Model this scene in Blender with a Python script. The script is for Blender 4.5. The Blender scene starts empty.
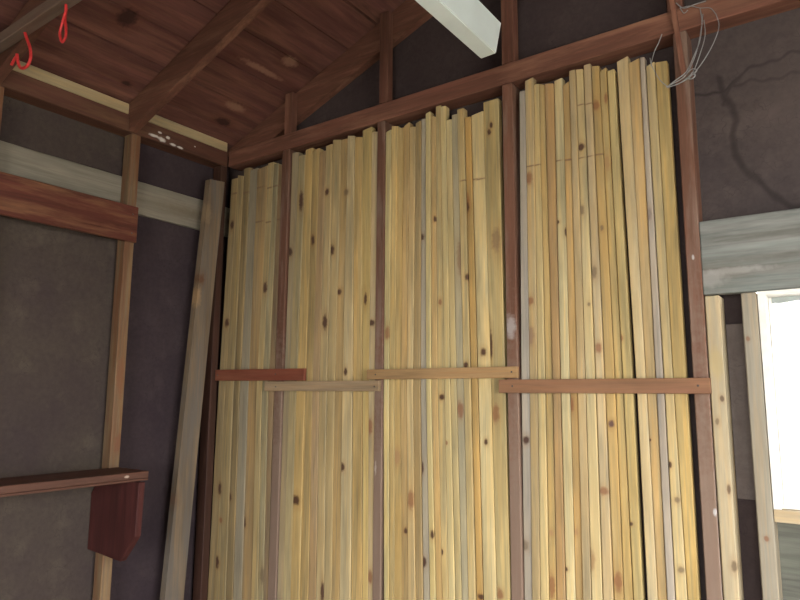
import bpy, bmesh, math, random
from mathutils import Vector, Matrix
random.seed(7)
scn = bpy.context.scene
C = scn.collection
# ------------------------------------------------------------------ camera (metres; x along back wall, y into it)
CAM = Vector((2.735, -2.2, 1.28))
Rv = Vector((0.8139961, 0.58084533, 0.00538931))
Uv = Vector((0.07931804, -0.12033775, 0.98955923))
Fv = Vector((-0.5754294, 0.80506989, 0.14402597))
FPX = 644.05
cd = bpy.data.cameras.new('camera'); cam = bpy.data.objects.new('camera', cd); C.objects.link(cam)
M = Matrix((( Rv.x, Uv.x, -Fv.x, CAM.x), (Rv.y, Uv.y, -Fv.y, CAM.y), (Rv.z, Uv.z, -Fv.z, CAM.z), (0, 0, 0, 1)))
cam.matrix_world = M
cd.sensor_width = 36.0; cd.lens = FPX/800*36; cd.clip_start = .02
scn.camera = cam
def onback(px, py, y=0.0):      # a measured point on the upright plane at depth y
    v = Fv + Rv*((px-400)/FPX) - Uv*((py-300)/FPX)
    p = CAM + v*((y-CAM.y)/v.y); return p.x, p.z
def onleft(px, py, x=0.0):
    v = Fv + Rv*((px-400)/FPX) - Uv*((py-300)/FPX)
    p = CAM + v*((x-CAM.x)/v.x); return p.y, p.z
SL, ZR = .375, 2.652            # roof slope and underside height over the left wall
def onroof(px, py):
    v = Fv + Rv*((px-400)/FPX) - Uv*((py-300)/FPX)
    t = (ZR+SL*CAM.x-CAM.z)/(v.z-SL*v.x); p = CAM+v*t; return p.x, p.y

# ------------------------------------------------------------------ materials
def lin(c):
    r = []
    for u in c:
        u /= 255.0
        r.append(u/12.92 if u <= .04045 else ((u+.055)/1.055)**2.4)
    return r
class NT:
    def __init__(s, name):
        s.m = bpy.data.materials.new(name); s.m.use_nodes = True
        s.t = s.m.node_tree; s.n = s.t.nodes; s.l = s.t.links
        s.b = s.n['Principled BSDF']
    def new(s, t, **k):
        o = s.n.new(t)
        for a, b in k.items(): setattr(o, a, b)
        return o
    def link(s, a, b): s.l.new(a, b)
    def math(s, op, a, b=None, clamp=False):
        o = s.n.new('ShaderNodeMath'); o.operation = op; o.use_clamp = clamp
        for i, v in enumerate((a, b)):
            if v is None: continue
            if isinstance(v, (int, float)): o.inputs[i].default_value = v
            else: s.l.new(v, o.inputs[i])
        return o.outputs[0]
    def mix(s, fac, a, b, mode='MIX'):
        o = s.n.new('ShaderNodeMix'); o.data_type = 'RGBA'; o.blend_type = mode
        for i, v in ((0, fac), (6, a), (7, b)):
            if isinstance(v, (int, float)): o.inputs[i].default_value = v
            elif isinstance(v, (tuple, list)): o.inputs[i].default_value = (*v[:3], 1)
            else: s.l.new(v, o.inputs[i])
        return o.outputs[2]
    def maprange(s, v, a, b, c, d):
        o = s.n.new('ShaderNodeMapRange'); o.inputs[1].default_value = a; o.inputs[2].default_value = b
        o.inputs[3].default_value = c; o.inputs[4].default_value = d; s.l.new(v, o.inputs[0]); return o.outputs[0]
    def noise(s, vec, scale, detail=3, rough=.55, dist=0):
        o = s.n.new('ShaderNodeTexNoise'); o.inputs['Scale'].default_value = scale
        o.inputs['Detail'].default_value = detail; o.inputs['Roughness'].default_value = rough
        o.inputs['Distortion'].default_value = dist
        s.l.new(vec, o.inputs['Vector']); return o.outputs[0]
    def mapping(s, vec, loc=(0,0,0), scale=(1,1,1)):
        o = s.n.new('ShaderNodeMapping'); o.inputs[1].default_value = loc; o.inputs[3].default_value = scale
        s.l.new(vec, o.inputs[0]); return o.outputs[0]
def wood(name, col, axis='Z', knots=(), contrast=1.0, blotch=None, rough=.65, seed=None, tint=None):
    """col linear albedo; knots: list of (centre xyz, radii xyz, colour, strength) in object space"""
    k = NT(name); seed = random.uniform(0, 50) if seed is None else seed
    co = k.new('ShaderNodeTexCoord').outputs['Object']
    sc = {'X': (.035, 1, 1), 'Y': (1, .035, 1), 'Z': (1, 1, .035)}[axis]
    sl = {'X': (.45, 4, 4), 'Y': (4, .45, 4), 'Z': (4, 4, .45)}[axis]
    g = k.mapping(co, (seed, seed*.7, seed*1.3), sc)
    fine = k.noise(g, 230, 3, .6, .3)
    band = k.noise(g, 60, 2, .5, 1.2)
    low = k.noise(k.mapping(co, (seed*2, seed, seed), sl), 3.0, 4, .6)
    mid = k.noise(k.mapping(co, (seed, seed*3, seed), sl), 11.0, 3, .6)
    v = k.math('ADD', k.maprange(fine, .3, .7, .95-.05*contrast, 1.03), k.maprange(band, .3, .7, -.17*contrast, .10*contrast))
    v = k.math('MULTIPLY', v, k.maprange(low, .3, .7, 1-.24*contrast, 1+.14*contrast))
    v = k.math('MULTIPLY', v, k.maprange(mid, .3, .72, 1+.04*contrast, 1-.08*contrast))
    base = k.mix(1.0, tuple(col), v, 'MULTIPLY') if False else None
    hue = tint or (1.0, .80, .55)
    c2 = [col[i]*hue[i] for i in range(3)]
    base = k.mix(k.maprange(band, .42, .68, 0, .55*min(contrast, 1.3)), tuple(col), tuple(c2))
    cc = k.new('ShaderNodeCombineColor')
    for i in range(3): k.link(v, cc.inputs[i])
    base = k.mix(1.0, base, cc.outputs[0], 'MULTIPLY')
    if blotch:
        bc, lo, hi, am = blotch
        bn = k.noise(k.mapping(co, (seed*5, seed, seed*2), sl), 5.0, 5, .65)
        base = k.mix(k.maprange(bn, lo, hi, 0, am), base, bc)
    wob = k.math('MULTIPLY', k.math('SUBTRACT', k.noise(co, 55, 2), .5), .9)
    for ctr, rad, kc, st in knots:
        mp = k.mapping(co, tuple(-ctr[i]/rad[i] for i in range(3)), tuple(1/r for r in rad))
        ln = k.new('ShaderNodeVectorMath', operation='LENGTH'); k.link(mp, ln.inputs[0])
        d = k.math('ADD', ln.outputs['Value'], wob)
        halo = k.maprange(d, .9, 2.3, .38*st, 0)
        base = k.mix(halo, base, (col[0]*.6, col[1]*.42, col[2]*.3) if kc[0] < .4 else base)
        base = k.mix(k.maprange(d, .55, 1.15, st, 0), base, kc)
    k.link(base, k.b.inputs['Base Color'])
    k.b.inputs['Roughness'].default_value = rough
    k.b.inputs['Specular IOR Level'].default_value = .25
    bp = k.new('ShaderNodeBump'); bp.inputs['Strength'].default_value = .25; bp.inputs['Distance'].default_value = .002
    k.link(fine, bp.inputs['Height']); k.link(bp.outputs[0], k.b.inputs['Normal'])
    return k.m
def paper(name, col, col2, stain=False):
    k = NT(name); co = k.new('ShaderNodeTexCoord').outputs['Object']
    n1 = k.noise(co, 2.2, 5, .65); n2 = k.noise(co, 45, 4, .7); n3 = k.noise(co, 9, 4, .6)
    base = k.mix(k.maprange(n1, .35, .65, 0, 1), col, col2)
    base = k.mix(k.maprange(n2, .35, .7, 0, .35), base, [c*.5 for c in col])
    base = k.mix(k.maprange(n3, .55, .75, 0, .35), base, [c*1.5 for c in col2])
    # dark hairline crazing of the old board
    v = k.new('ShaderNodeTexVoronoi', feature='DISTANCE_TO_EDGE'); v.inputs['Scale'].default_value = 16
    ad = k.new('ShaderNodeVectorMath', operation='ADD'); nn = k.new('ShaderNodeTexNoise'); nn.inputs['Scale'].default_value = 18
    k.link(co, nn.inputs['Vector']); k.link(co, ad.inputs[0])
    s2 = k.new('ShaderNodeVectorMath', operation='SCALE'); s2.inputs['Scale'].default_value = .12
    k.link(nn.outputs[1], s2.inputs[0]); k.link(s2.outputs[0], ad.inputs[1]); k.link(ad.outputs[0], v.inputs['Vector'])
    crack = k.maprange(v.outputs['Distance'], 0, .02, .4, 0)
    base = k.mix(k.math('MULTIPLY', crack, k.maprange(n3, .42, .6, 0, 1)), base, [c*.3 for c in col])
    if stain:
        a = k.new('ShaderNodeAttribute', attribute_name='stain')
        base = k.mix(a.outputs['Fac'], base, [c*.22 for c in col])
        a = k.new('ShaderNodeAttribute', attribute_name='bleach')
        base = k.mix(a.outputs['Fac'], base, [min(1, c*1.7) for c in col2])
    k.link(base, k.b.inputs['Base Color']); k.b.inputs['Roughness'].default_value = .85
    k.b.inputs['Specular IOR Level'].default_value = .2
    bp = k.new('ShaderNodeBump'); bp.inputs['Strength'].default_value = .4; bp.inputs['Distance'].default_value = .003
    k.link(n2, bp.inputs['Height']); k.link(bp.outputs[0], k.b.inputs['Normal'])
    return k.m
def plain(name, col, rough=.5, metal=0, nscale=30, var=.12):
    k = NT(name); co = k.new('ShaderNodeTexCoord').outputs['Object']
    n = k.noise(co, nscale, 4, .6)
    k.link(k.mix(k.maprange(n, .3, .7, 0, 1), [c*(1-var) for c in col], [min(1, c*(1+var*.4)) for c in col]), k.b.inputs['Base Color'])
    k.b.inputs['Roughness'].default_value = rough; k.b.inputs['Metallic'].default_value = metal
    return k.m

# ------------------------------------------------------------------ mesh helpers
def mesh_obj(name, bm, mat, parent=None, loc=(0,0,0)):
    me = bpy.data.meshes.new(name); bmesh.ops.recalc_face_normals(bm, faces=bm.faces)
    bm.to_mesh(me); bm.free(); me.materials.append(mat)
    o = bpy.data.objects.new(name, me); C.objects.link(o); o.location = loc
    if parent: o.parent = parent
    return o
def add_box(bm, x0, x1, y0, y1, z0, z1, bev=.0):
    b = bmesh.new()
    vs = [b.verts.new((x, y, z)) for x in (x0, x1) for y in (y0, y1) for z in (z0, z1)]
    for f in ((0,1,3,2), (4,6,7,5), (0,4,5,1), (2,3,7,6), (0,2,6,4), (1,5,7,3)): b.faces.new([vs[i] for i in f])
    bmesh.ops.recalc_face_normals(b, faces=b.faces)
    if bev: bmesh.ops.bevel(b, geom=list(b.edges), offset=bev, segments=1, affect='EDGES')
    me = bpy.data.meshes.new('t'); b.to_mesh(me); b.free(); bm.from_mesh(me); bpy.data.meshes.remove(me)
def add_prism(bm, pts, a0, a1, axis='y'):
    def mk(p, a): return {'y': (p[0], a, p[1]), 'x': (a, p[0], p[1]), 'z': (p[0], p[1], a)}[axis]
    lo = [bm.verts.new(mk(p, a0)) for p in pts]; hi = [bm.verts.new(mk(p, a1)) for p in pts]
    bm.faces.new(lo); bm.faces.new(hi[::-1]); n = len(pts)
    for i in range(n): bm.faces.new((lo[i], lo[(i+1) % n], hi[(i+1) % n], hi[i]))
def add_tube(bm, pts, r, n=8):
    rings = []
    for i, p in enumerate(pts):
        p = Vector(p); a = Vector(pts[max(0, i-1)]); b = Vector(pts[min(len(pts)-1, i+1)])
        t = (b-a).normalized(); u = t.orthogonal().normalized() if i == 0 else (rings_u - t*rings_u.dot(t)).normalized()
        rings_u = u; w = t.cross(u)
        rr = r[i] if isinstance(r, (list, tuple)) else r
        rings.append([bm.verts.new(p+u*rr*math.cos(2*math.pi*k/n)+w*rr*math.sin(2*math.pi*k/n)) for k in range(n)])
    for i in range(len(rings)-1):
        for k in range(n): bm.faces.new((rings[i][k], rings[i][(k+1) % n], rings[i+1][(k+1) % n], rings[i+1][k]))
    bm.faces.new(rings[0][::-1]); bm.faces.new(rings[-1])
def smooth_path(P, m=8):
    out = []
    Q = [Vector(p) for p in P]; Q = [Q[0]*2-Q[1]] + Q + [Q[-1]*2-Q[-2]]
    for i in range(1, len(Q)-2):
        for j in range(m):
            t = j/m; a, b, c, d = Q[i-1], Q[i], Q[i+1], Q[i+2]
            out.append(.5*((2*b)+(c-a)*t+(2*a-5*b+4*c-d)*t*t+(3*b-a-3*c+d)*t**3))
    out.append(Q[-2]); return out
def tag(o, label, cat, group=None):
    o['label'] = label; o['category'] = cat
    if group: o['group'] = group
    return o
def struct(name, bm, mat):
    o = mesh_obj(name, bm, mat); o['kind'] = 'structure'; return o
def timber(name, x0, x1, y0, y1, z0, z1, mat, bev=.003, parent=None):
    """a squared timber whose origin sits at the middle of its base"""
    cx, cy = (x0+x1)/2, (y0+y1)/2
    bm = bmesh.new(); add_box(bm, x0-cx, x1-cx, y0-cy, y1-cy, 0, z1-z0, bev)
    # a little warp so that edges are not ruler straight
    L = max(range(3), key=lambda i: (x1-x0, y1-y0, z1-z0)[i])
    return mesh_obj(name, bm, mat, parent, (cx, cy, z0))
def nail(parent, x, y, z, axis='y', r=.0035):
    """small round nail head proud of a face; coordinates local to parent"""
    bm = bmesh.new()
    d = {'y': (0,-.0025,0), 'x': (.0025,0,0)}[axis]
    add_tube(bm, [(0,0,0), (d[0]*.6, d[1]*.6, 0), d], [r, r, r*.6], 10)
    return mesh_obj('nail_head', bm, M_nail, parent, (x, y, z))

# ------------------------------------------------------------------ palette
RED   = (.132, .060, .040)
XR = 4.30                       # inner face of the right wall
RZ = ZR+SL*(4.8-XR)-.02         # its height
RED2  = (.120, .042, .026)
M_nail = plain('nail_steel', (.10, .085, .08), .4, .8)
M_roof = None
M_pap_back = paper('tar_board', (.046, .033, .034), (.066, .049, .047))
M_pap_right = paper('fibreboard_stained', (.058, .047, .048), (.078, .062, .058), stain=True)
M_pap_left = paper('fibreboard_left', (.054, .040, .039), (.075, .060, .048))
KN = (.10, .035, .018)
def redwood(axis, s=1.0, knots=(), blotch=True, grey=False):
    if grey: return wood('worn_stained_stud', [RED[0]*s, RED[1]*s*1.12, RED[2]*s*1.1], axis, knots, 1.2, blotch=((.26, .20, .16), .46, .68, .75), tint=(.8, .7, .7))
    return wood('stained_timber', [c*s for c in RED], axis, knots, 1.3,
                blotch=((.26*s, .14*s, .085*s), .5, .75, .6) if blotch else None, tint=(.8, .7, .7))

# ------------------------------------------------------------------ room shell
bm = bmesh.new(); add_box(bm, -.12, XR+.12, -4.92, .12, -.1, 0)
k = paper('packed_floor', (.30, .24, .19), (.36, .30, .24)); struct('floor', bm, k)
# left wall board
bm = bmesh.new(); add_box(bm, -.105, -.09, -4.9, -.545, 0, 2.61); struct('wall_left', bm, M_pap_left)
bm = bmesh.new(); add_box(bm, -.105, -.09, -.544, .09, 0, 2.61); struct('wall_left', bm, paper('tar_sheet_with_shade', (.036, .025, .031), (.052, .038, .041)))  # separate sheet by the corner, its colour darkened for the shade there too
# back wall boards round the window opening; the part right of the rack has the water stain
WX0, WX1, WZ0, WZ1 = 2.505, 3.42, .955, 1.585
bm = bmesh.new()
GP = [(-.105, 0), (2.33, 0), (2.33, ZR+SL*2.33), (-.105, ZR-SL*.105)]
add_prism(bm, GP, .09, .105)
add_box(bm, 2.33, WX0-.03, .09, .105, 0, 1.62)
add_box(bm, 2.62, 4.9, .09, .105, 0, WZ0-.03) if False else None
add_box(bm, WX1+.03, XR, .09, .105, 0, 1.62)
struct('wall_back', bm, M_pap_back)
# right part: grid so that stain lines follow the board
def seg_d(px, pz, a, b):
    ax, az = a; bx, bz = b; dx, dz = bx-ax, bz-az
    t = max(0, min(1, ((px-ax)*dx+(pz-az)*dz)/(dx*dx+dz*dz+1e-9)))
    return math.hypot(px-ax-dx*t, pz-az-dz*t)
def pl(pts): return [onback(x, y, .09) for x, y in pts]
lines = [(pl([(720,78),(724,95),(733,108),(737,122),(733,135),(736,155),(746,172),(762,186),(785,203),(812,215)]), .008, .55),
         (pl([(694,98),(712,97),(726,90),(742,77),(760,66),(785,58),(815,50)]), .004, .6),
         (pl([(735,88),(760,82),(790,77),(820,73)]), .004, .5),
         (pl([(742,77),(728,92),(724,104)]), .005, .5)]
bm = bmesh.new(); N1, N2 = 260, 220
X0, X1, Z0, Z1 = 2.33, 3.4, 1.62, 2.62
gv = [[bm.verts.new((X0+(X1-X0)*i/N1, .09, Z0+(Z1-Z0)*j/N2)) for j in range(N2+1)] for i in range(N1+1)]
for i in range(N1):
    for j in range(N2): bm.faces.new((gv[i][j], gv[i+1][j], gv[i+1][j+1], gv[i][j+1]))
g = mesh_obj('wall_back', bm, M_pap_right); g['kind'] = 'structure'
at = g.data.attributes.new('stain', 'FLOAT', 'POINT'); bt = g.data.attributes.new('bleach', 'FLOAT', 'POINT')
for i, v in enumerate(g.data.vertices):
    s = 0; x, z = v.co.x, v.co.z
    wz = z + .006*math.sin(x*47)+.004*math.sin(x*111+2)
    for P, w, a in lines:
        d = min(seg_d(x, wz, P[q], P[q+1]) for q in range(len(P)-1))
        s = max(s, a*max(0, 1-(d/(w*1.7))**2))
    at.data[i].value = s
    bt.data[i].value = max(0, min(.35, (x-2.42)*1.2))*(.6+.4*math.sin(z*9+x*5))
mo = g.modifiers.new('thick', 'SOLIDIFY'); mo.thickness = .015; mo.offset = -1
bm = bmesh.new()
add_prism(bm, [(2.33, 2.62), (XR, 2.62), (XR, ZR+SL*(4.8-XR)), (2.4, ZR+SL*2.4), (2.33, ZR+SL*2.33)], .09, .105)
add_box(bm, 3.4, XR, .09, .105, 1.62, 2.62)
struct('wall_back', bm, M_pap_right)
# rear and right walls: assumed openings out of view, shaped to let daylight in
bm = bmesh.new()
add_box(bm, -.105, 2.3, -4.915, -4.9, 0, 2.1)
add_box(bm, 4.2, XR, -4.915, -4.9, 0, 2.1)
add_prism(bm, [(-.105, 2.1), (XR, 2.1), (XR, ZR+SL*(4.8-XR)), (2.4, ZR+SL*2.4), (-.105, ZR-SL*.105)], -4.915, -4.9)
struct('wall_rear', bm, M_pap_left)
RD = (-2.9, -1.0, 0.0, 2.05)
bm = bmesh.new()
add_box(bm, XR, XR+.015, -4.9, RD[0], 0, RZ); add_box(bm, XR, XR+.015, RD[1], .09, 0, RZ)
add_box(bm, XR, XR+.015, RD[0], RD[1], RD[3], RZ)
struct('wall_right', bm, M_pap_left)
bm = bmesh.new(); add_box(bm, -40, 40, -40, 40, -.16, -.12)
struct('ground', bm, paper('pale_gravel', (.50, .48, .44), (.56, .54, .5)))

# roof deck: boards running along y, left slope and right slope
kn = []
for (px, py, rx, ry) in ((290, 62, .03, .05), (235, 107, .025, .07), (262, 70, .018, .14)):
    x, y = onroof(px, py); kn.append(((x, y, ZR+SL*x), (rx, ry, .2), (.30, .17, .11), .7))
for (px, py, rx, ry) in ((126, 84, .018, .025), (223, 122, .03, .05), (127, 18, .05, .04)):
    x, y = onroof(px, py); kn.append(((x, y, ZR+SL*x), (rx, ry, .2), (.03, .012, .01), .9))
M_roof = wood('roof_board_wood', (.16, .068, .054), 'Y', [q for q in kn], 1.5, blotch=((.27, .13, .08), .45, .75, .6), tint=(.6, .5, .55))
bm = bmesh.new(); ca = math.cos(math.atan(SL))
edges = [-.35, -.13, .07, .25, .43, .61, .80, .98, 1.17, 1.36, 1.55, 1.74, 1.93, 2.12, 2.31, 2.42]
for a, b in zip(edges[:-1], edges[1:]):
    j = random.uniform(0, .009); g_ = random.choice((.002, .003, .006))
    add_prism(bm, [(a+g_, ZR+SL*(a+g_)+j), (b-g_, ZR+SL*(b-g_)+j), (b-g_, ZR+SL*(b-g_)+.022), (a+g_, ZR+SL*(a+g_)+.022)], -4.95, .16)
add_prism(bm, [(-.36, ZR-SL*.36+.022), (2.42, ZR+SL*2.42+.022), (2.42, ZR+SL*2.42+.03), (-.36, ZR-SL*.36+.03)], -4.95, .16)
add_prism(bm, [(2.4, ZR+SL*2.4+.01), (5.1, ZR-SL*.3+.01), (5.1, ZR-SL*.3+.04), (2.4, ZR+SL*2.4+.04)], -4.95, .16)
struct('ceiling', bm, M_roof)

# ------------------------------------------------------------------ framing of the back wall
SZ = 2.50
studs = [(.420, .472, 'dark stained wall stud between the corner bay and the second bay of boards', .95),
         (1.030, 1.072, 'narrow red-brown wall stud between the second and third bays of boards', 1.0),
         (1.655, 1.699, 'red-brown wall stud between the third bay and the bay nearest the window', 1.25),
         (2.299, 2.343, 'red-brown wall stud at the right end of the boards with whitish right edge', 1.2)]
for i, (a, b, lab, s) in enumerate(studs):
    kn = []
    if i == 3: kn = [((.0235, -.045, .6), (.0022, .012, 1.35), (.42, .37, .34), .8), ((.0, -.045, 1.72), (.004, .01, .008), (.5, .5, .5), .8), ((.018, -.045, .93), (.006, .01, .012), (.5, .5, .5), .8)]  # thin pale strip along the right edge, two small pale spots
    if i == 2: kn = [((-.003, -.045, 1.53), (.022, .02, .05), (.45, .43, .42), .6)]
    worn_lit = [((0, -.045, .45), (.2, .3, 1.05), (.23, .17, .13), .7)]  # worn lower part, made paler still for the stronger light low down
    if i == 1: kn = [((-.01, -.045, .97), (.006, .02, .03), (.5, .45, .4), .5)]
    o = timber('wall_stud', a, b, 0, .088, 0, SZ, redwood('Z', s*1.3, worn_lit+kn, grey=True))
    tag(o, lab, 'stud', 'wall studs behind the battens')
# whitish corner of the last stud
gab = [(.425, .478, 'short gable stud above the plate nearest the corner', 1.0), (1.035, 1.085, 'gable stud above the plate left of the white beam', .8),
       (1.655, 1.712, 'gable stud above the plate just right of the white beam end', 1.0), (2.285, 2.335, 'gable stud above the plate beside the hanging wire', 1.1)]
for a, b, lab, s in gab:
    o = timber('gable_stud', a, b, .003, .043, 2.587, ZR+SL*a-.006, redwood('Z', s*1.25)); tag(o, lab, 'stud', 'gable studs')
o = timber('top_plate', .002, XR-.005, 0, .088, SZ+.002, 2.585, redwood('X', 1.45)); tag(o, 'long red-brown top plate running over the stacked boards on the back wall', 'beam')
# gable rafter
bm = bmesh.new(); add_prism(bm, [(.24, 2.589), (2.38, 2.5+SL*2.38), (2.38, ZR+SL*2.38-.006), (-.06, ZR-SL*.06-.006), (-.06, 2.589)], .046, .087)
o = mesh_obj('rafter', bm, redwood('X', 1.25)); tag(o, 'sloping red-brown rafter lying against the gable wall', 'rafter', 'roof rafters')
for y, lab in ((-.59, 'sloping red-brown rafter landing on the left plate above the pale-sided wall stud'), (-1.19, 'sloping dark rafter behind the grey ceiling joist at the top left corner')):
    bm = bmesh.new()
    add_prism(bm, [(.004, 2.503), (2.38, 2.5+SL*2.38), (2.38, ZR+SL*2.38-.006), (-.088, ZR-SL*.088-.006), (-.088, 2.589), (.004, 2.589)], 0, .04)
    bmesh.ops.bevel(bm, geom=[e for e in bm.edges], offset=.002, segments=1, affect='EDGES')
    o = mesh_obj('rafter', bm, redwood('X', 1.1), None, (0, y, 0)); tag(o, lab, 'rafter', 'roof rafters')
M_joist = wood('grey_joist_wood', (.20, .15, .115), 'X', (), 1.2, blotch=((.12, .06, .045), .45, .7, .6), tint=(.8, .72, .65))
o = timber('ceiling_joist', -.02, 4.8, -1.235, -1.194, 2.587, 2.70, M_joist) if False else timber('ceiling_joist', -.02, XR-.005, -1.235, -1.194, 2.587, ZR-SL*.02-.012, M_joist)
tag(o, 'grey-brown horizontal ceiling joist crossing the top left corner', 'joist')

# ------------------------------------------------------------------ left wall framing
PW = (.62, .60, .56)
M_platel = wood('stained_plate', [c*1.0 for c in RED], 'Y',
    [((-.0+.045, y, z), (.02, ry, rz), PW, .95) for y, z, ry, rz in ()], 1.3, tint=(.8, .7, .7))
spots = []
for (px, py, ry, rz) in ((154, 136, .03, .008), (162, 140, .02, .012), (168, 138, .012, .008), (173, 145, .02, .007), (180, 148, .02, .006), (160, 133, .012, .006), (195, 147, .006, .004)):
    y, z = onleft(px, py); spots.append(((.045, y+2.2, z-SZ), (.03, ry, rz), PW, .95))
M_platel = wood('stained_plate_paint_splash', [c*.9 for c in RED], 'Y', spots, 1.3, blotch=((.2, .12, .06), .5, .75, .5), tint=(.8, .7, .7))
o = timber('top_plate', -.088, 0, -4.4, -.001, SZ+.002, 2.585, M_platel)
tag(o, 'dark red-brown top plate along the left wall with a white paint splash', 'beam')
M_block = wood('pale_blocking', (.42, .34, .20), 'Y', (), 1.0)
for a, b, lab in ((-1.148, -.592, 'pale wood block above the left plate, nearer the red cord'), (-.548, -.004, 'pale wood block above the left plate, next to the corner')):
    o = timber('blocking', -.03, -.002, a, b, 2.587, 2.638, M_block); tag(o, lab, 'block', 'pale blocks between the rafters')
M_lst = wood('half_stained_stud', (.215, .155, .095), 'Z', [((.03, .0, 1.35), (.05, .02, .1), (.2, .08, .04), .6), ((.03, .01, 1.05), (.05, .02, .05), (.18, .07, .04), .6)], 1.3,
             blotch=((.15, .06, .03), .42, .62, .7))
o = timber('wall_stud', -.064, 0, -.570, -.523, 0, SZ, M_lst); tag(o, 'pale tan wall stud on the left wall crossing the red board and shelf', 'stud', 'left wall studs')
o = timber('wall_stud', -.064, 0, -1.175, -1.133, 0, SZ, M_lst); tag(o, 'wall stud at the very left edge of the picture', 'stud', 'left wall studs')
o = timber('wall_stud', -.064, 0, -.045, -.003, 0, SZ, redwood('Z', .42)); tag(o, 'dark maroon corner stud behind the leaning board', 'stud', 'left wall studs')
kn = [((0, y, z), (.02, ry, rz), (.16, .13, .09), .55) for y, z, ry, rz in ((1.25, .085, .28, .02), (1.0, .07, .2, .03), (1.75, .05, .2, .025), (1.9, .11, .2, .02))]
M_gb = wood('weathered_board', (.26, .24, .19), 'Y', kn, 1.2, tint=(.8, .8, .8))
o = timber('sheathing_board', -.088, -.066, -2.4, .085, 2.136, 2.30, M_gb); tag(o, 'weathered pale grey horizontal board behind the left wall studs', 'board')
kn = [((0, .45, .08), (.03, .1, .025), (.09, .025, .018), .6)]
M_rb = wood('red_stained_board', (.135, .042, .028), 'Y', kn, 1.8, blotch=((.21, .10, .05), .45, .65, .75), tint=(.7, .6, .6))
o = timber('nailed_board', .001, .021, -1.9, -.523, 1.972, 2.143, M_rb); tag(o, 'wide red-stained horizontal board nailed across the left wall studs', 'board')
nail(o, .0105, .66, .13, 'x'); nail(o, .0105, .66, .04, 'x')
# shelf with its end bracket
sh = bpy.data.objects.new('wall_shelf', None); C.objects.link(sh); sh.location = (0, -.53, .9)
tag(sh, 'narrow reddish wooden shelf on the left wall with a clipped-corner end bracket', 'shelf')
M_sh = wood('shelf_wood', (.13, .062, .044), 'Y', [((.24, -.1, .035), (.02, .012, .006), (.5, .4, .33), .8)], 1.2, tint=(.8, .7, .6))
M_br = wood('bracket_wood', (.075, .022, .020), 'Z', (), 1.5, tint=(.7, .6, .6))
bm = bmesh.new(); add_box(bm, .002, .235, -1.6, 0, .022, .05, .002); mesh_obj('shelf_board', bm, M_sh, sh)
bm = bmesh.new(); add_box(bm, .213, .235, -1.6, 0, .012, .021, .001); mesh_obj('front_batten', bm, M_sh, sh)
bm = bmesh.new(); add_prism(bm, [(-.085, -.30), (.17, -.315), (.265, -.205), (.272, .011), (-.03, .011), (-.085, -.06)], -.066, -.038)
bmesh.ops.bevel(bm, geom=list(bm.edges), offset=.002, segments=1, affect='EDGES')
mesh_obj('bracket', bm, M_br, sh)
# leaning board in the corner
def sheared(name, pts_bottom, pts_top, mat, n=10, curve=.0):
    bm = bmesh.new(); rings = []
    for i in range(n+1):
        t = i/n; rings.append([bm.verts.new(Vector(a).lerp(Vector(b), t)+Vector((0, curve*math.sin(math.pi*t), 0))) for a, b in zip(pts_bottom, pts_top)])
    m = len(pts_bottom)
    for i in range(n):
        for q in range(m): bm.faces.new((rings[i][q], rings[i][(q+1) % m], rings[i+1][(q+1) % m], rings[i+1][q]))
    bm.faces.new(rings[0][::-1]); bm.faces.new(rings[-1])
    return mesh_obj(name, bm, mat)
yb, zb = -.30, 0
kn = [((.025, -.165, 1.85), (.05, .02, .03), (.10, .045, .022), .9), ((.025, -.19, 1.76), (.05, .03, .06), (.40, .25, .12), .5),
      ((.025, -.15, 2.2), (.05, .03, .06), (.30, .22, .13), .4), ((.025, -.26, .78), (.05, .02, .03), (.15, .09, .06), .7)]
M_ln = wood('leaning_board_wood', (.19, .145, .10), 'Z', kn, 1.2, blotch=((.12, .11, .10), .45, .65, .75), tint=(.95, .85, .7))
o = sheared('leaning_board', [(.002,-.298,0), (.040,-.298,0), (.040,-.192,0), (.002,-.192,0)], [(.002,-.142,2.385), (.040,-.142,2.385), (.040,-.047,2.395), (.002,-.047,2.395)], M_ln, curve=-.004)
tag(o, 'weathered grey-tan plank leaning in the corner left of the stacked boards', 'plank')

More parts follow.
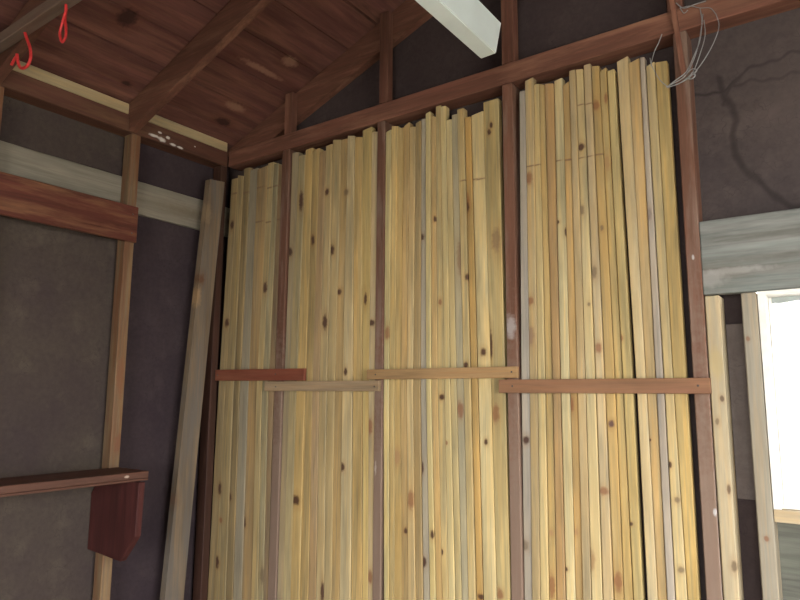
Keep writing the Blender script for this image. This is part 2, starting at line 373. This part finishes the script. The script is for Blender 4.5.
# ------------------------------------------------------------------ stacked pine boards
WORDS = dict(cream='pale cream', yellow='yellow', tan='tan', orange='orange-tan', grey='blue-grey weathered', dull='dull grey-tan', brown='brownish', white='nearly white', pink='pinkish tan', gold='golden')
ORD = ['first', 'second', 'third', 'fourth', 'fifth', 'sixth', 'seventh', 'eighth', 'ninth', 'tenth', 'eleventh', 'twelfth', 'thirteenth', 'fourteenth', 'fifteenth', 'sixteenth', 'seventeenth', 'eighteenth', 'nineteenth']
bays = [
 dict(name='the corner bay', ty=200, gain=1.02, T=[[229,235.5,241.5,247.5,255,265.5,271.3,276,280.3]], Mm=[[216.8,224,232.5,238.3,246.5,255.5,261,267.3,272.8]], B=[[205.5,213,224.5,231.5,240,250.5,257,262,266.3]],
  tops=[180,176,168.5,169.5,168,162.5,164,165],
  cols=[('brown',(140,122,88)),('tan',(160,142,100)),('brown',(125,108,72)),('grey',(135,133,122)),('orange',(158,132,92)),('yellow',(172,156,112)),('dull',(150,145,115)),('brown',(120,98,78))]),
 dict(name='the second bay from the corner', ty=200, gain=1.06, T=[[289,296,303,310.3,317,323.5,330,338,345,352.7,361,370,376.2]], Mm=[[281.8,288,295.3,304,311,318,325.5,333,341,351.5,361,367.5,373.8]], B=[[275.3,281.5,289.5,298.5,307,314.5,322.3,330,338,349.3,361,366.5,372.6]],
  tops=[153,156,149.5,150.5,152,145.5,140,139.5,136,137,129,132],
  cols=[('dull',(150,142,122)),('dull',(172,160,120)),('yellow',(190,165,105)),('gold',(180,155,98)),('pink',(168,142,108)),('tan',(182,166,125)),('dull',(172,158,118)),('tan',(185,160,110)),('cream',(205,190,148)),('gold',(203,175,112)),('yellow',(195,175,112)),('cream',(200,185,150))]),
 dict(name='the third bay from the corner', ty=140, gain=1.0, T=[[384.4,390.3,396.7,403,408.7,414.5,420,424.8,430,434.7,440.3,445.5,451,457,463.8,470.3,483,498.3]], Mm=[[382,387.6,393,399.3,405.8,412.1,419,425,430.3,436.6,443.7,449.5,455.5,463,470,477,490.7,504.7]], B=[[382.7,388,393.3,400.7,407.3,415,422,429,435,441.3,448,454.5,461,467.7,475,482.3,496,509.7]],
  tops=[131,126,128,124.5,127,122,119,113,116,104,106,119,115,108,118,113,100],
  cols=[('cream',(212,200,145)),('yellow',(215,190,125)),('gold',(208,182,118)),('orange',(195,165,108)),('cream',(214,192,142)),('brown',(165,145,102)),('grey',(172,170,160)),('cream',(213,202,148)),('orange',(205,176,118)),('tan',(208,190,137)),('cream',(212,200,150)),('tan',(206,194,146)),('grey',(176,173,148)),('tan',(210,190,135)),('gold',(205,168,95)),('cream',(226,211,160)),('tan',(205,186,128))]),
 dict(name='the bay nearest the window', ty=100, gain=.93, T=[[518.3,524.3,533,538.5,544,553.5,562,569,576,583.7,591.7,599.8,607.5,616],[617.9,629.5,641,647,656.5,669]], Mm=[[520.2,528.7,536.8,544.5,551.8,560,569.2,577,585.3,595.4,604.7,614.7,622.6,633],[636.3,646,655.7,664.3,673.7,687]], B=[[523,531.2,539.5,548,555.5,565,574.5,582.3,591,602.2,613,623,632.5,643],[646.5,657,666.3,675.3,687.2,699]],
  tops=[90,79,84,84,83.5,79,83,70,69,64,65,69,70,58,60,57,64,61],
  cols=[('grey',(172,170,168)),('tan',(195,175,130)),('cream',(222,202,145)),('yellow',(215,188,125)),('brown',(188,153,105)),('white',(229,215,165)),('orange',(214,178,114)),('dull',(195,177,138)),('cream',(223,209,162)),('pink',(214,197,160)),('tan',(199,171,110)),('yellow',(209,183,118)),('yellow',(213,193,130)),('cream',(219,204,165)),('orange',(211,183,130)),('grey',(182,176,172)),('cream',(216,199,150)),('yellow',(217,189,118))]),
]
D_, R_, K_ = (.055,.022,.014), (.20,.075,.035), (.14,.10,.06)
KN_PX = [ # x, y, rx, ry (photo pixels at unit scale), colour
 (227,323,1.8,4,D_),(232,225,1.6,4,D_),(217,562,2,6,D_),(220,488,1.4,6,D_),(230,497,1.5,4,D_),(244,523,1.6,5,D_),(221,520,1.4,3,R_),(265,288,1.8,5,D_),(262,575,2,8,K_),
 (301,201,1.8,9,D_),(327,192,1.8,3,D_),(325,322,2,7,D_),(339,292,2,3,D_),(365.5,299,1.3,6,D_),(372,323,2.5,3,D_),(313,240,1.5,5,D_),(332,250,2,5,D_),(290,252,2,4,D_),(296,500,3,5,D_),(345.7,372,1.4,4,D_),(342.5,467,2,4,D_),(370,426,2.2,8,R_),(370,577,2.2,6,R_),(322,592,1.5,10,D_),(289,234,1.5,7,K_),(346,192,2,3,K_),
 (387,333,2.2,6,R_),(384,125,1.5,4,D_),(422,237,2,3,D_),(435,219,1.3,3,D_),(440,302,1.5,3,R_),(467,202,2.2,8,R_),(460,258,3,16,(.22,.13,.07)),(496,240,4,11,(.20,.13,.07)),(467,277,2,3,D_),(466,365,2,3,D_),(483,352,2.5,4,D_),(491,345,1.5,14,D_),(442,397,2.2,3,D_),(460,410,3.2,8,R_),(496,414,3,9,R_),(486,442,1.5,3,D_),(446,443,1.5,2,R_),(411,500,2.8,9,R_),(405.5,531,1.4,3,D_),(422,468,1.6,6,D_),(432,535,1.6,4,D_),(424,562,2,5,D_),(442,552,1,3,D_),(481,597,3,3,D_),(500,594,3,5,R_),(397,457,2.3,8,(.34,.20,.10)),(489,132,1.6,3,D_),(491,125,1.5,3,D_),(467,207,2,6,D_),
 (529,178,3,6,R_),(530,301,3,4,R_),(531,336,3,9,(.22,.14,.09)),(558,222,1.3,2,D_),(566,232,1.3,4,D_),(581,147,3,4,D_),(596,105.5,3.2,5,R_),(606,98,1.5,5,R_),(526,440,2.6,4,D_),(598,348,3.2,5,R_),(589,304,1.3,2,K_),(621,338,1.8,3,R_),(611,424,2.6,3.5,(.10,.05,.05)),(571,404,2.5,7,R_),(604,491,4,4,R_),(631,524,1.8,2,D_),(552,585,2.6,12,R_),(566,569,1.8,2,D_),(525,545,3,5,K_),(677,500,2.5,3,K_),(681,570,3,3,K_),(670,465,1.5,3,D_),(618,582,4,10,R_),(592,560,3,11,(.30,.18,.08)),(551,533,2,3,(.35,.2,.1)),(576,532,1.8,3,(.35,.2,.1)),(650,440,1,1.5,D_),(582,210,2,5,K_),(594,272,2.5,6,K_),(649,214,2.3,6,(.2,.16,.14)),*[(x_, y_, 5, .8, (.17,.11,.07)) for x_, y_ in ((530,166),(536,165),(557,161),(566,160),(571,159.5),(580,158),(588,156.5),(596,155),(603,154),(581,104.5),(589,103.5),(226+10,193),(244,193),(258,188),(268,188),(275,186),(258,222),(268,222),(276,220),(465,180),(473,179.5),(480,179))],
 (607,163,2.5,8,(.33,.2,.09)),(602,228,1.5,3,K_),
]
def bounds_at(bay, sec, idx):
    """board edges (two x values) as functions of height"""
    out = []
    for key, y in (('B', 600), ('Mm', 395), ('T', bay['ty'])):
        L = bay[key][sec]; a = onback(L[idx], y); b = onback(L[idx+1], y); out.append((a[1], a[0], b[0]))
    return out   # (z, xl, xr) rising
def interp(b, z):
    if z <= b[0][0]:
        return b[0][1], b[0][2]
    for (z0, l0, r0), (z1, l1, r1) in zip(b[:-1], b[1:]):
        if z <= z1:
            t = (z-z0)/(z1-z0); return l0+(l1-l0)*t, r0+(r1-r0)*t
    (z0, l0, r0), (z1, l1, r1) = b[-2:]
    t = (z-z0)/(z1-z0); t = 1+(t-1)*.5; return l0+(l1-l0)*t, r0+(r1-r0)*t
for bi, bay in enumerate(bays):
    n = 0
    for sec in range(len(bay['T'])):
        for idx in range(len(bay['T'][sec])-1):
            tone, col = bay['cols'][n]; top = bay['tops'][n]
            b = bounds_at(bay, sec, idx)
            Lt = bay['T'][sec]; ztop = min(2.496, onback((Lt[idx]+Lt[idx+1])/2, top, .004)[1])
            gap = random.choice((.0006, .0008, .0012, .0018))
            yf = .003 + random.uniform(0, .006)
            dep = .034
            zs = [0.001] + [.2+.1*k for k in range(23) if .2+.1*k < ztop-.05] + [ztop]
            zm = 1.25; l, r = interp(b, zm); cx = (l+r)/2
            bm = bmesh.new(); rings = []; w = .0026; ph = random.uniform(0, 6)
            tilt = random.uniform(-.006, .006)
            for z in zs:
                l, r = interp(b, z); l += gap-cx; r -= gap+cx; wv = .0012*math.sin(z*2.3+ph)
                y0 = wv; y1 = dep
                ring = [(l+w, y0), (r-w, y0), (r, y0+w), (r, y1-w), (r-w, y1), (l+w, y1), (l, y1-w), (l, y0+w)]
                rings.append([bm.verts.new((x, y, z+(tilt*(1 if x > 0 else -1) if z == ztop else 0))) for x, y in ring])
            for i in range(len(rings)-1):
                for q in range(8): bm.faces.new((rings[i][q], rings[i][(q+1) % 8], rings[i+1][(q+1) % 8], rings[i+1][q]))
            bm.faces.new(rings[0][::-1]); bm.faces.new(rings[-1])
            kn = []; big = False
            for (kx, ky, rx, ry, kc) in KN_PX:
                X, Z = onback(kx, ky, yf); l, r = interp(b, Z)
                if l <= X < r and Z < ztop:
                    s = onback(kx+1, ky, yf)[0]-X
                    sz = abs(onback(kx, ky+1, yf)[1]-Z)
                    kn.append(((X-cx, 0, Z), (max(1.3, rx*1.25)*s if ry > 1 else rx*s, .03, ry*sz*(1.15 if ry > 1 else 1)), kc, .92 if kc[0] < .12 else .72)); big = big or (kc in (D_, R_) and ry > 4.5)
            # a faint carpenter's line near the top of some boards
            c = [u*bay['gain']*.87 for u in lin(col)]
            c = [min(.78, u*.68+q_*.32*bay['gain']*.87) for u, q_ in zip(c, (.56, .455, .275))]
            blt = None
            if tone == 'grey': blt = ((c[0]*1.12, c[1]*1.05, c[2]*.9), .45, .7, .5)
            elif random.random() < .5: blt = ((min(.8, c[0]*1.02), c[1]*.90, c[2]*.72), .42, .66, .6)
            else: blt = ((c[0]*.74, c[1]*.68, c[2]*.62), .52, .72, .6)
            m = wood('pine_'+tone, c, 'Z', kn, {'grey': 1.1}.get(tone, 1.5), blotch=blt, tint=(.95, .86, .74) if tone == 'grey' else (.96, .82, .60))
            o = mesh_obj('pine_board', bm, m, None, (cx, yf, 0))
            lab = '%s%s pine board, %s from the left in %s' % (WORDS[tone], ' knotty' if big else '', ORD[n], bay['name'])
            tag(o, lab, 'board', 'pine boards stacked upright in ' + bay['name'])
            n += 1

# ------------------------------------------------------------------ retaining battens
def batten(x0, x1, z0, z1, col, lab, nails, slope=0, blotch=None):
    m = wood('batten_wood', col, 'X', (), 1.3, blotch=blotch, tint=(.8, .7, .6))
    bm = bmesh.new(); add_box(bm, 0, x1-x0, -.018, 0, 0, z1-z0, .0015)
    for v in bm.verts: v.co.z += slope*v.co.x
    o = mesh_obj('batten', bm, m, None, (x0, -.001, z0)); tag(o, lab, 'batten', 'battens nailed across the studs')
    for nx, nz in nails: nail(o, nx-x0, -.018, nz-z0)
batten(-.012, .632, 1.342, 1.398, (.20, .060, .036), 'dark red-brown batten across the boards beside the corner', [(.02, 1.37), (.445, 1.37)], -.006, ((.26, .11, .06), .45, .7, .6))
batten(.371, 1.066, 1.290, 1.335, (.34, .25, .155), 'grey-tan batten set lowest across the second bay of boards', [(.45, 1.31), (1.045, 1.31)], .0)
batten(1.002, 1.704, 1.340, 1.382, (.44, .28, .135), 'tan batten across the third bay of boards', [(1.05, 1.36), (1.683, 1.362)], .0)
batten(1.629, 2.351, 1.285, 1.334, (.27, .145, .08), 'reddish-brown batten across the boards nearest the window', [(1.685, 1.31), (2.316, 1.31)], .0, ((.26, .12, .07), .42, .7, .7))

# ------------------------------------------------------------------ header, jack studs and window
kn = [((-.55, -.03, .07), (.12, .05, .012), (.36, .36, .34), .6), ((-.62, -.03, .05), (.06, .05, .03), (.34, .34, .32), .5), ((-.3, -.03, .1), (.2, .05, .008), (.12, .12, .11), .5), ((-.35, -.03, .17), (.15, .05, .01), (.12, .12, .11), .5)]
M_hd = wood('weathered_header', (.195, .205, .190), 'X', kn, 1.4, blotch=((.30, .31, .29), .45, .7, .7), tint=(.8, .9, .9))
o = timber('header_board', 2.344, 3.62, .001, .040, 1.595, 1.834, M_hd); tag(o, 'wide weathered grey-green header board above the window', 'board')
M_j1 = wood('jack_stud_wood', (.50, .43, .29), 'Z', [((.01, -.04, 1.27), (.006, .05, .01), D_, .7), ((-.008, -.04, 1.2), (.006, .05, .012), K_, .7), ((.012, -.04, 1.0), (.006, .05, .015), D_, .7), ((.013, -.04, .78), (.009, .05, .018), K_, .8), ((.0, -.04, 1.38), (.02, .05, .06), (.42, .33, .16), .6)], 1.0)
o = timber('jack_stud', 2.346, 2.389, .006, .088, 0, 1.592, M_j1); tag(o, 'pale knotty pine stud right beside the last red-brown stud', 'stud')
M_j2 = wood('jack_stud_grey', (.33, .30, .235), 'Z', [((.0, -.04, .87), (.006, .05, .008), R_, .7), ((-.01, -.04, 1.45), (.006, .05, .008), R_, .6)], .9)
o = timber('jack_stud', 2.449, 2.492, .002, .088, 0, 1.592, M_j2); tag(o, 'grey-tan stud forming the left side of the window opening', 'stud')
bm = bmesh.new(); add_box(bm, 2.391, 2.447, .074, .088, .966, 1.505, .001)
o = mesh_obj('fibreboard_strip', bm, paper('strip_board', (.135, .112, .105), (.165, .14, .13))); tag(o, 'brown-grey fibreboard strip between the two pale studs', 'board')
# siding below the window
M_sd = wood('weathered_siding', (.125, .128, .108), 'X', (), 1.4, blotch=((.18, .18, .15), .45, .7, .6), tint=(.85, .9, .85))
bm = bmesh.new()
for k_ in range(5): add_box(bm, 2.475, WX1+.03, .09+.002*(k_ % 2), .108, .0+.186*k_, .186+.186*k_, .001)
add_box(bm, 2.475, WX1+.03, .108, .112, 0, .93)
struct('wall_back', bm, M_sd)
# window
M_white = plain('white_window_paint', (.80, .79, .74), .45)
w = bpy.data.objects.new('window_1', None); C.objects.link(w); w.location = (WX0, .05, WZ0); w['kind'] = 'structure'
bm = bmesh.new(); ww, wh = WX1-WX0, WZ1-WZ0
t0 = .014
add_box(bm, -.011, t0-.004, -.049, .05, 0, wh+.008, .001); add_box(bm, ww-t0, ww+.011, -.049, .05, 0, wh+.008, .001)
add_box(bm, t0-.004, ww-t0, -.049, .05, wh-.004, wh+.008, .001); add_box(bm, t0-.004, ww-t0, -.02, .05, 0, .010, .001)
mesh_obj('window_frame', bm, M_white, w)
bm = bmesh.new()
for a, b, c_, d in ((.011, .024, .012, wh-.006), (ww-.028, ww-.015, .012, wh-.006)): add_box(bm, a, b, .012, .035, c_, d, .001)
add_box(bm, .024, ww-.028, .012, .035, .010, .018, .001); add_box(bm, .024, ww-.028, .012, .035, wh-.02, wh-.006, .001)
mesh_obj('window_sash', bm, M_white, w)
k = NT('window_glass'); k.n.remove(k.b); tr = k.new('ShaderNodeBsdfTransparent'); gl = k.new('ShaderNodeBsdfGlossy'); gl.inputs['Roughness'].default_value = .03
fr = k.new('ShaderNodeFresnel'); fr.inputs[0].default_value = 1.45; mx = k.new('ShaderNodeMixShader')
k.link(fr.outputs[0], mx.inputs[0]); k.link(tr.outputs[0], mx.inputs[1]); k.link(gl.outputs[0], mx.inputs[2]); k.link(mx.outputs[0], k.n['Material Output'].inputs[0])
bm = bmesh.new(); add_box(bm, .022, ww-.026, .022, .025, .016, wh-.018); mesh_obj('window_pane', bm, k.m, w)
# scalloped edge of plastic film drooping below the head
bm = bmesh.new(); top = []; bot = []
for i in range(91):
    x = .02+(ww-.045)*i/90; y = .006+.003*math.sin(x*70)
    dz = .013+.008*abs(math.sin(x*math.pi/.09))
    top.append(bm.verts.new((x, y, wh-.006))); bot.append(bm.verts.new((x, y-.002, wh-.006-dz)))
for i in range(90): bm.faces.new((top[i], top[i+1], bot[i+1], bot[i]))
o = mesh_obj('window_film', bm, plain('grey_film', (.30, .34, .33), .4), w)
so = o.modifiers.new('thick', 'SOLIDIFY'); so.thickness = .001
M_sill = wood('sill_wood', (.55, .46, .31), 'X', (), .9)
bm = bmesh.new(); add_box(bm, 0-.011, ww+.011, -.046, .04, -.036, -.001, .001); mesh_obj('window_sill', bm, M_sill, w)

# ------------------------------------------------------------------ white beam under the joists
M_wb = plain('white_beam_paint', (.66, .76, .75), .35, nscale=6, var=.10)
bm = bmesh.new(); add_prism(bm, [(1.707, 2.474), (1.768, 2.476), (1.791, 2.585), (1.686, 2.585)], -4.2, -.268)
bmesh.ops.bevel(bm, geom=list(bm.edges), offset=.003, segments=2, affect='EDGES')
o = mesh_obj('white_beam', bm, M_wb); tag(o, 'white-painted box beam running overhead and ending near the gable wall', 'beam')

# ------------------------------------------------------------------ red cord loops hanging from the joist
M_cord = plain('red_cord', (.62, .035, .035), .5, nscale=80, var=.3)
def P3(px, py, y): x, z = onback(px, py, y); return (x, y, z)
yc = -1.215
path = smooth_path([P3(24, 28, yc), P3(26, 36, yc+.005), P3(30, 48, yc+.01), P3(30.5, 58, yc+.012), P3(27, 66, yc+.01), P3(21, 68, yc+.005), P3(18, 62, yc), P3(17, 54, yc-.004)])
bm = bmesh.new(); add_tube(bm, path, .0055)
o = mesh_obj('hook_cord', bm, M_cord); tag(o, 'red hooked cord hanging at far left above the plate', 'cord', 'red cords hanging from the rafter')
bm = bmesh.new()
add_tube(bm, smooth_path([P3(17, 55, yc-.004), P3(14, 60, yc-.008), P3(11, 64, yc-.006), P3(16, 66, yc-.004)]), [.007]*25, 8) if False else None
add_tube(bm, smooth_path([P3(17, 56, yc-.004), P3(14, 60, yc-.006), P3(11.5, 65, yc-.006)]), .005); mesh_obj('hook_end', bm, M_cord, o)
path = smooth_path([P3(66, 4, yc), P3(65.5, 12, yc), P3(62, 24, yc+.004), P3(60, 34, yc+.006), P3(62, 42, yc+.006), P3(65.5, 37, yc+.008), P3(66, 28, yc+.01), P3(65, 18, yc+.012), P3(66.5, 8, yc+.012)])
bm = bmesh.new(); add_tube(bm, path, .0045)
o = mesh_obj('cord_loop', bm, M_cord); tag(o, 'closed red cord loop hanging second from the left', 'cord', 'red cords hanging from the rafter')

# ------------------------------------------------------------------ wire tangle at the top right
M_wire = plain('dull_wire', (.30, .31, .31), .45, .3)
bm = bmesh.new()
def wire(pts, y0=-.03, y1=-.03, r=.0016):
    n = len(pts); P = [P3(px, py, y0+(y1-y0)*i/(n-1)) for i, (px, py) in enumerate(pts)]
    add_tube(bm, smooth_path(P, 6), r, 6)
wire([(700,8),(702,22),(700,40),(693,58),(686,72),(676,80),(668,86)], -.004, -.03)
wire([(703,14),(701,30),(697,50),(691,66),(684,77),(672,84),(666,87)], -.004, -.034)
wire([(716,14),(719,26),(714,42),(704,60),(693,74),(682,82),(667,88)], -.004, -.03)
wire([(704,20),(705,36),(700,54),(694,70),(688,77),(678,84),(668,87)], -.004, -.026)
wire([(690,76),(693,72),(695,76),(691,79),(687,78)], -.026, -.03, .002)
wire([(693,75),(697,70),(692,69),(687,73)], -.03, -.026, .0016)
wire([(662,34),(659,42),(655,50),(652,60),(651,66)], -.004, -.01, .0016)
wire([(676,3),(684,8),(696,4),(706,1)], -.006, -.006, .0018)
wire([(680,8),(684,13),(688,10)], -.006, -.006, .0016)
wire([(668,87),(660,80),(654,70),(651,64),(650,58)], -.026, -.006, .0014)
wire([(680,8),(690,6),(700,8),(710,8),(716,14)], -.004, -.004, .0014)
o = mesh_obj('wire_bundle', bm, M_wire); tag(o, 'tangle of thin grey wire draped from the plate over the last stud', 'wire')
# slim lath standing proud beside it
a = P3(671, -6, -.012); b = P3(684.5, 76, -.012)
M_la = redwood('Z', 1.9)
bm = bmesh.new()
for p in (b, a): pass
vs = []
for p in (b, a):
    for dx, dy in ((-.008, -.006), (.008, -.006), (.008, .006), (-.008, .006)): vs.append(bm.verts.new((p[0]+dx, p[1]+dy, p[2])))
for q in range(4): bm.faces.new((vs[q], vs[(q+1) % 4], vs[4+(q+1) % 4], vs[4+q]))
bm.faces.new(vs[:4][::-1]); bm.faces.new(vs[4:])
o = mesh_obj('wood_lath', bm, M_la); tag(o, 'slim reddish lath slanting over the plate behind the wire', 'lath')

# ------------------------------------------------------------------ light: overcast daylight through the openings
world = bpy.data.worlds.new('sky'); scn.world = world; world.use_nodes = True
bg = world.node_tree.nodes['Background']; bg.inputs[0].default_value = (1.0, .98, .95, 1); bg.inputs[1].default_value = 14.0
def portal(name, loc, rot, sx, sy):
    l = bpy.data.lights.new(name, 'AREA'); l.shape = 'RECTANGLE'; l.size = sx; l.size_y = sy
    l.cycles.is_portal = True
    o = bpy.data.objects.new(name, l); C.objects.link(o); o.location = loc; o.rotation_euler = rot
portal('portal_rear', (3.25, -4.93, 1.05), (math.pi/2, 0, 0), 1.9, 2.1)
portal('portal_right', (XR+.04, (RD[0]+RD[1])/2, 1.03), (math.pi/2, 0, math.pi/2), RD[1]-RD[0], 2.05)
portal('portal_window', ((WX0+WX1)/2, .12, (WZ0+WZ1)/2), (-math.pi/2, 0, 0), ww, wh)
scn.view_settings.view_transform = 'Standard'; scn.view_settings.look = 'None'
scn.view_settings.gamma = 1; scn.view_settings.exposure = 0.22; scn.view_settings.use_curve_mapping = False
scn.render.film_transparent = False
